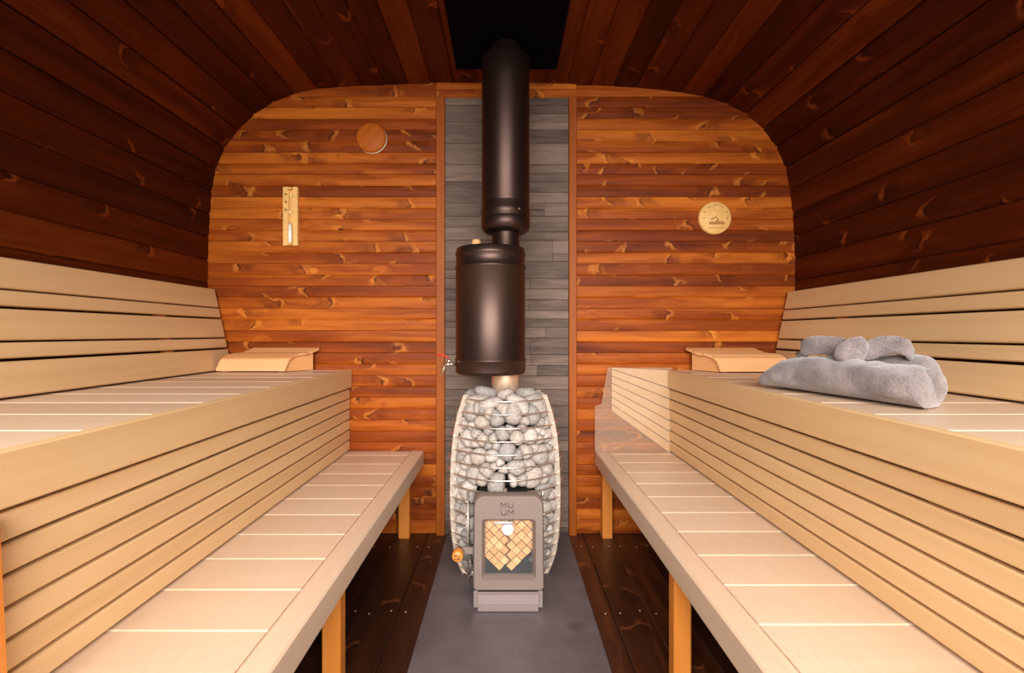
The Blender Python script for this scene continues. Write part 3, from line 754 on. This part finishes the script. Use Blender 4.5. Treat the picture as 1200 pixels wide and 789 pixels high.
# ------------------------------------------------------------------ stones
rng = np.random.RandomState(11)
def make_stone(c, frame, outline, thick, seed, where):
    """outline(theta)->radius in tangent plane; frame=(t,u,n)"""
    t, u, n = frame; nu, nv = 20, 12; V = []; 
    for j in range(nv+1):
        ph = -math.pi/2+math.pi*j/nv; cr = abs(math.cos(ph))**.72; sh = math.copysign(abs(math.sin(ph))**.9, math.sin(ph))
        for i in range(nu):
            th = 2*math.pi*i/nu; r_ = outline(th)*cr
            p = t*(r_*math.cos(th))+u*(r_*math.sin(th))+n*(thick*sh)
            p = p*(1+.10*noise.noise(p*26+Vector((seed*3.1, seed, 0)))); V.append(p)
    Fc = [[j*nu+i, j*nu+(i+1) % nu, (j+1)*nu+(i+1) % nu, (j+1)*nu+i] for j in range(nv) for i in range(nu)]
    q = MB(); q.add(V, Fc, None, .5, 0, True)
    o = q.build('granite_stone', random.choice(M_stone_mats)); o.location = c
    return tag(o, 'rounded grey granite stone '+where, 'stone', 'granite stones '+where)
# sample points on the cage surface (arc length, height), relax, then give each its own cell
pts = []
zlo, zhi = .035, .655; aM = 112
def ok(a, z): return not (abs(a) < AD+8.5 and z < .398)
tries = 0
while len(pts) < 100 and tries < 30000:
    tries += 1; a = rng.uniform(-aM, aM); z = rng.uniform(zlo, zhi)
    if not ok(a, z): continue
    r_ = rng.uniform(.025, .042)*(.8 if z < .33 else 1); x_ = R(a)*.2
    if all((x_-p[0])**2+(z-p[1])**2 > (.86*(r_+p[2]))**2 for p in pts): pts.append([x_, z, r_])
A = np.array(pts)
for it in range(120):
    dx = A[:, None, 0]-A[None, :, 0]; dz = A[:, None, 1]-A[None, :, 1]; dd = np.sqrt(dx**2+dz**2)+1e-9
    tgt = (A[:, None, 2]+A[None, :, 2])*1.06; ov = np.clip(tgt-dd, 0, None); np.fill_diagonal(ov, 0)
    mx_ = (dx/dd*ov).sum(1)*.2; mz_ = (dz/dd*ov).sum(1)*.2
    nx2 = A[:, 0]+np.clip(mx_, -.004, .004); nz2 = A[:, 1]+np.clip(mz_, -.004, .004)
    for k in range(len(A)):
        a_ = math.degrees(nx2[k]/.2)
        if ok(a_, nz2[k]) and abs(a_) < aM+5: A[k, 0] = nx2[k]; A[k, 1] = min(zhi+.005, max(zlo, nz2[k]))
# fill what gaps remain with smaller stones
extra = []
for a in np.arange(-aM, aM, 2.0):
    for z in np.arange(zlo, zhi, .012):
        if not ok(a, z): continue
        x_ = R(a)*.2; al = list(A)+extra
        dm = min(math.hypot((x_-p[0])*1.08, z-p[1])-p[2]*(.86 if abs(a) < 70 else 1) for p in al)
        if dm > (.012 if abs(a) < 60 else .017): extra.append(np.array([x_, z, min(.03, dm*1.25)]))
A = np.array(list(A)+extra)
for k in range(len(A)):
    a = A[k, 0]/.2; z = A[k, 1]; rs = rcage(z)/.2
    nb = []
    for j in range(len(A)):
        if j == k: continue
        ex = (A[j, 0]-A[k, 0])*rs; ez = A[j, 1]-A[k, 1]; dist = math.hypot(ex, ez)
        if dist < .13:
            share = A[k, 2]/(A[k, 2]+A[j, 2]); nb.append((ex/dist, ez/dist, dist*share*.985))
    # keep clear of the door opening
    if z < .47 and abs(a) < R(AD+40):
        if z < .40: nb.append((-math.copysign(1, a), 0, max(.014, (abs(a)-R(AD-1))*.19)))
        else: nb.append((0, -1, max(.014, z-.366)))
    nb.append((0, -1, max(.012, z-.018)))
    Rm = A[k, 2]*1.5+.006
    def outl(th, nb=nb, Rm=Rm):
        s_ = (1/Rm)**7
        for (ux, uz, h) in nb:
            cc = math.cos(th)*ux+math.sin(th)*uz
            if cc > 0: s_ += (cc/h)**7
        return s_**(-1/7)
    slope = (rcage(z+.01)-rcage(z-.01))/.02
    n_ = Vector((math.sin(a), -math.cos(a), -slope)).normalized(); t_v = Vector((math.cos(a), math.sin(a), 0)); u_ = n_.cross(t_v)*(1)
    if u_.z < 0: u_ = -u_
    th_ = min(.034, .021+A[k, 2]*.3)
    rr = rcage(z)-.006-th_
    c = Vector((SX+rr*math.sin(a), SY-rr*math.cos(a), z))
    deg = math.degrees(a)
    where = 'at the back of the stove cage' if abs(deg) > 95 else ('in the cage above the stove door' if z > .375 else 'in the cage left of the stove door' if a < 0 else 'in the cage right of the stove door')
    make_stone(c, (t_v, u_, n_), outl, th_, k, where)
# heap on top round the flue
top = [(-.105, -.075, .690, .050, 20), (-.055, -.135, .685, .048, -10), (.045, -.125, .693, .045, 5), (.105, -.075, .692, .043, 30), (-.118, .01, .690, .042, 80), (.118, .02, .690, .042, 95), (.0, -.083, .712, .034, 0),
       (-.07, .10, .695, .045, 10), (.03, .115, .695, .045, 0), (.085, .085, .695, .03, 0), (-.074, -.045, .716, .052, 25), (.078, -.055, .714, .044, -30)]
for k, (dx_, dy_, z, r_, rot) in enumerate(top):
    ca, sa = math.cos(R(rot)), math.sin(R(rot)); tilt = .35*math.sin(k*2.3)
    t_v = Vector((ca, sa, tilt)).normalized(); u_ = Vector((-sa, ca, 0)); n_ = t_v.cross(u_)
    e = .72+.1*math.sin(k)
    make_stone(Vector((SX+dx_, SY+dy_, z-.01)), (t_v, u_, n_), lambda th, r_=r_, e=e: r_*e/math.sqrt((e*math.cos(th))**2+math.sin(th)**2), .022, 300+k, 'in the heap on top round the steel flue')

ORD = ['first', 'second', 'third', 'fourth', 'fifth', 'sixth', 'seventh', 'eighth', 'ninth', 'tenth', 'eleventh', 'twelfth', 'thirteenth', 'fourteenth', 'fifteenth', 'sixteenth', 'seventeenth', 'eighteenth', 'nineteenth', 'twentieth']+['last']*20
RZ = [.72, .686, .640, .592, .546, .500, .455, .409, .366, .320, .275, .230, .185, .140, .095, .050, .0]
stones = [o for o in bpy.data.objects if o.name.startswith('granite_stone')]
bands = {}
for o in stones:
    wh = o['label'].split('stone ', 1)[1]
    if 'at the back' in wh: continue
    b = -1 if 'heap' in wh else sum(1 for q_ in RZ if q_ > o.location.z)-1
    sd = '' if (b < 8) else ('left' if o.location.x < 0 else 'right')
    bands.setdefault((b, sd), []).append(o)
for (b, sd), L_ in bands.items():
    L_.sort(key=lambda o: math.atan2(o.location.x, SY-o.location.y) if b >= 0 else o.location.x)
    for k_, o in enumerate(L_):
        if b < 0: o['label'] = 'grey stone in the heap on top round the flue, %s from the left' % ORD[k_]
        elif b == 0: o['label'] = 'grey stone at the top cage ring, %s from the left' % ORD[k_]
        elif not sd: o['label'] = 'grey stone under the %s cage ring from the top, %s from the left' % (ORD[b-1], ORD[k_])
        else: o['label'] = 'grey stone %s of the door, under the %s cage ring, %s from the left' % (sd, ORD[b-1], ORD[k_])
        o['group'] = 'granite stones filling the stove cage'
ks = {}
for o in [o for o in bpy.data.objects if o.name.startswith('kindling_stick')]:
    sd = 'left' if 'left' in o['label'] else 'right'; ks.setdefault((sd, round((o.location.z-wzb-.004)/(.0245*.7071))), []).append(o)
for (sd, r_), L_ in ks.items():
    L_.sort(key=lambda o: o.location.x)
    for k_, o in enumerate(L_): o['label'] = 'split stick in the %s firebox stack, %s row from the bottom, %s from the left' % (sd, ORD[max(0, r_-1)], ORD[k_])

# ------------------------------------------------------------------ flue, tank, ceiling plate
fx = .002
t = thing('chimney_pipe', 'black chimney pipe rising through the ceiling plate above the water tank', 'chimney', (fx, SY, .62))
q = MB(); q.revolve([(.0, .624), (.054, .624), (.054, .775)], (0, SY, 0), 48); adopt(q.build('lower_pipe', M_steel), t)['label'] = 'bare shiny steel pipe'
q = MB(); q.revolve([(.057, 1.275), (.0575, 1.278), (.055, 1.29), (.055, 1.345)], (fx, SY, 0), 48); adopt(q.build('connecting_pipe', M_flue), t)
r_ = .0955
q = MB(); q.revolve([(.055, 1.338), (.080, 1.338), (.0945, 1.350), (.0975, 1.372), (.0975, 1.392), (.095, 1.396), (.095, 1.400), (.0975, 1.405), (.0975, 1.428), (.095, 1.433), (.0955, 1.452), (.094, 1.456), (.0955, 1.460),
            (.0955, 1.93), (.0955, 2.030), (.090, 2.040), (.066, 2.046)], (fx, SY, 0), 64); adopt(q.build('insulated_pipe', M_flue), t)
q = MB(); q.revolve([(.066, 2.044), (.064, 2.052), (.060, 2.058), (.058, 2.10)], (fx, SY, 0), 48); adopt(q.build('ceiling_collar', M_flue), t)
q = MB(); q.revolve([(.0, .004), (.003, .003), (.0035, 0)], (fx+.052, SY-.0835, 1.416), 10, axis='y'); adopt(q.build('screw', M_nail), t)
tx, tr = -.0585, .1395
t = thing('water_tank', 'black cylindrical water tank fitted round the chimney above the stove', 'tank', (tx, SY, .776))
q = MB(); q.revolve([(.0, .776), (.130, .776), (.1375, .780), (tr, .790), (tr, .826), (tr+.0025, .829), (tr+.0025, .834), (tr-.001, .838), (tr-.001, 1.190), (tr+.002, 1.194), (tr+.002, 1.200), (tr-.002, 1.204), (tr-.002, 1.243), (tr+.001, 1.248), (tr-.001, 1.254), (tr-.003, 1.270), (.132, 1.2745), (0, 1.2745)], (tx, SY, 0), 72)
adopt(q.build('tank_body', M_tank), t)
q = MB(); q.revolve([(.017, 1.274), (.018, 1.290), (.014, 1.298), (.0, 1.300)], (wx(558, 1.97), 1.975, 0), 20); adopt(q.build('filler_plug', M_head), t)['label'] = 'pale round filler plug'
# tap
ty = 2.0; tz = wz(427, ty); q = MB()
q.tube([(-.192, 2.03, tz), (wx(527, ty), ty, tz)], .006, 10); q.tube([(wx(528, ty), ty, tz), (wx(522, ty), ty, tz)], .009, 10)
q.tube([(wx(524, ty), ty, tz), (wx(520.5, ty), ty, tz), (wx(519.5, ty), ty, tz-.012), (wx(518, ty), ty, tz-.042)], [.0065, .0065, .006, .0045], 10)
q.tube([(wx(526, ty), ty, tz), (wx(526, ty), ty, tz+.022)], .0055, 10); q.tube([(wx(516.5, ty), ty, tz-.016), (wx(521.5, ty), ty, tz-.016)], .004, 8)
adopt(q.build('tap', M_brass), t)['label'] = 'shiny metal tap'
q = MB(); q.tube([(wx(526, ty), ty-.002, tz+.024), (wx(523, ty), ty-.002, tz+.030), (wx(520, ty), ty-.002, tz+.036), (wx(512.5, ty), ty-.002, tz+.037)], [.004, .004, .005, .005], 10, r2=.003)
adopt(q.build('tap_lever', M_red), t)['label'] = 'red lever'
q = MB(); q.box((wx(535, 2.225), 1.76, 2.083), (wx(652.5, 2.225), 2.225, 2.096), .002, axis=0)
tag(q.build('ceiling_plate', M_black), 'square black metal plate on the ceiling round the chimney', 'plate')

# ------------------------------------------------------------------ folded robe
def blob(q, A_, B_, C_, D_, hfun, zb, ns=64, nc=40, ex=2.6, amp=.006, seed=0, puff=.0):
    A_, B_, C_, D_ = [Vector((a[0], a[1], 0)) for a in (A_, B_, C_, D_)]; V = []
    for i in range(ns+1):
        s_ = i/ns; f = A_.lerp(B_, s_); b = D_.lerp(C_, s_); c = (f+b)/2; hw = (b-f)/2
        e = min(s_, 1-s_); k = min(1, (e/.09)) if e < .09 else 1; k = math.sqrt(max(0, 1-(1-k)**2))
        h = hfun(s_)*(.25+.75*k) if k > 0 else .02; hw = hw*(.80+.20*k)
        if i in (0, ns): hw = hw*.72; h = hfun(s_)*.14
        for j in range(nc):
            a = 2*math.pi*j/nc; ca, sa = math.cos(a), math.sin(a)
            cx_ = math.copysign(abs(ca)**(2/ex), ca); sz = math.copysign(abs(sa)**(2/ex), sa)
            p = c+hw*cx_; p.z = zb+h*.5+h*.5*sz
            nn_ = noise.noise(p*9+Vector((seed, 0, 0)))*1.0+noise.noise(p*26+Vector((seed, 4, 0)))*.5
            d_ = (hw.normalized()*cx_+Vector((0, 0, 1))*sz)
            if sz > -.5: p += d_*nn_*amp
            p.z = max(zb+.0005, p.z); V.append(p)
    Fc = [[i*nc+j, i*nc+(j+1) % nc, (i+1)*nc+(j+1) % nc, (i+1)*nc+j] for i in range(ns) for j in range(nc)]
    Fc += [list(range(nc))[::-1], [ns*nc+j for j in range(nc)]]
    q.add(V, Fc, None, .5, 0, True); return q
t = thing('folded_robe', 'folded grey fleece bathrobe with its belt tied, on the right upper bench', 'bathrobe', (.95, 1.42, ZU))
zb = ZU+.0015
q = MB(); blob(q, (.775, 1.60), (.893, 1.105), (1.025, 1.19), (1.0, 1.68), lambda s_: (.066+.038*math.sin(math.pi*min(1, s_*.75+.1)))*min(1, .45+s_*3.2), zb, ex=2.7, amp=.012, seed=1)
adopt(q.build('folded_body', M_fleece), t)
q = MB(); blob(q, (.93, 1.56), (.995, 1.205), (1.125, 1.30), (1.07, 1.66), lambda s_: .112*min(1, .6+s_*3), zb, ex=2.3, amp=.008, seed=5)
adopt(q.build('back_fold', M_fleece), t)
q = MB(); blob(q, (.935, 1.28), (.935, 1.150), (1.015, 1.17), (1.045, 1.30), lambda s_: .074, zb+.010, ns=30, ex=2.0, amp=.005, seed=9)
adopt(q.build('inner_roll', M_fleece), t)
def BP(px, py, d): return Vector((wx(px, d-.05), d-.05, wz(py+2, d-.05)))
q = MB()
lpts = [BP(1000, 411, 1.40), BP(985, 405, 1.42), BP(968, 403, 1.45), BP(952, 403, 1.48), BP(942, 406, 1.51), BP(939, 412, 1.53), BP(943, 418, 1.515)]
q.tube(lpts, [.011, .009, .008, .008, .008, .008, .007], 16, r2=[.026, .026, .026, .025, .024, .020, .014])
rpts = [BP(1000, 411, 1.40), BP(1020, 408, 1.375), BP(1036, 402, 1.35), BP(1050, 401, 1.335), BP(1060, 405, 1.325), BP(1066, 411, 1.32), BP(1067, 420, 1.33)]
q.tube(rpts, [.011, .009, .008, .008, .008, .008, .007], 16, r2=[.027, .025, .024, .023, .020, .016, .012])
for i, v in enumerate(q.v):
    p = Vector(v); p += Vector((1, 1, 1))*.004*noise.noise(p*40); q.v[i] = tuple(p)
adopt(q.build('belt_loops', M_fleece), t)
q = MB(); nn = 24; V = []
kc = BP(999, 409, 1.375)
for j in range(13):
    ph = -math.pi/2+math.pi*j/12
    for i in range(nn):
        th = 2*math.pi*i/nn; p = Vector((.040*math.cos(ph)*math.cos(th)+.010*math.sin(ph), .028*math.cos(ph)*math.sin(th), .034*math.sin(ph)))
        p *= 1+.22*noise.noise(p*45); V.append(kc+p)
q.add(V, [[j*nn+i, j*nn+(i+1) % nn, (j+1)*nn+(i+1) % nn, (j+1)*nn+i] for j in range(12) for i in range(nn)], None, .5, 0, True)
adopt(q.build('belt_knot', M_fleece), t)
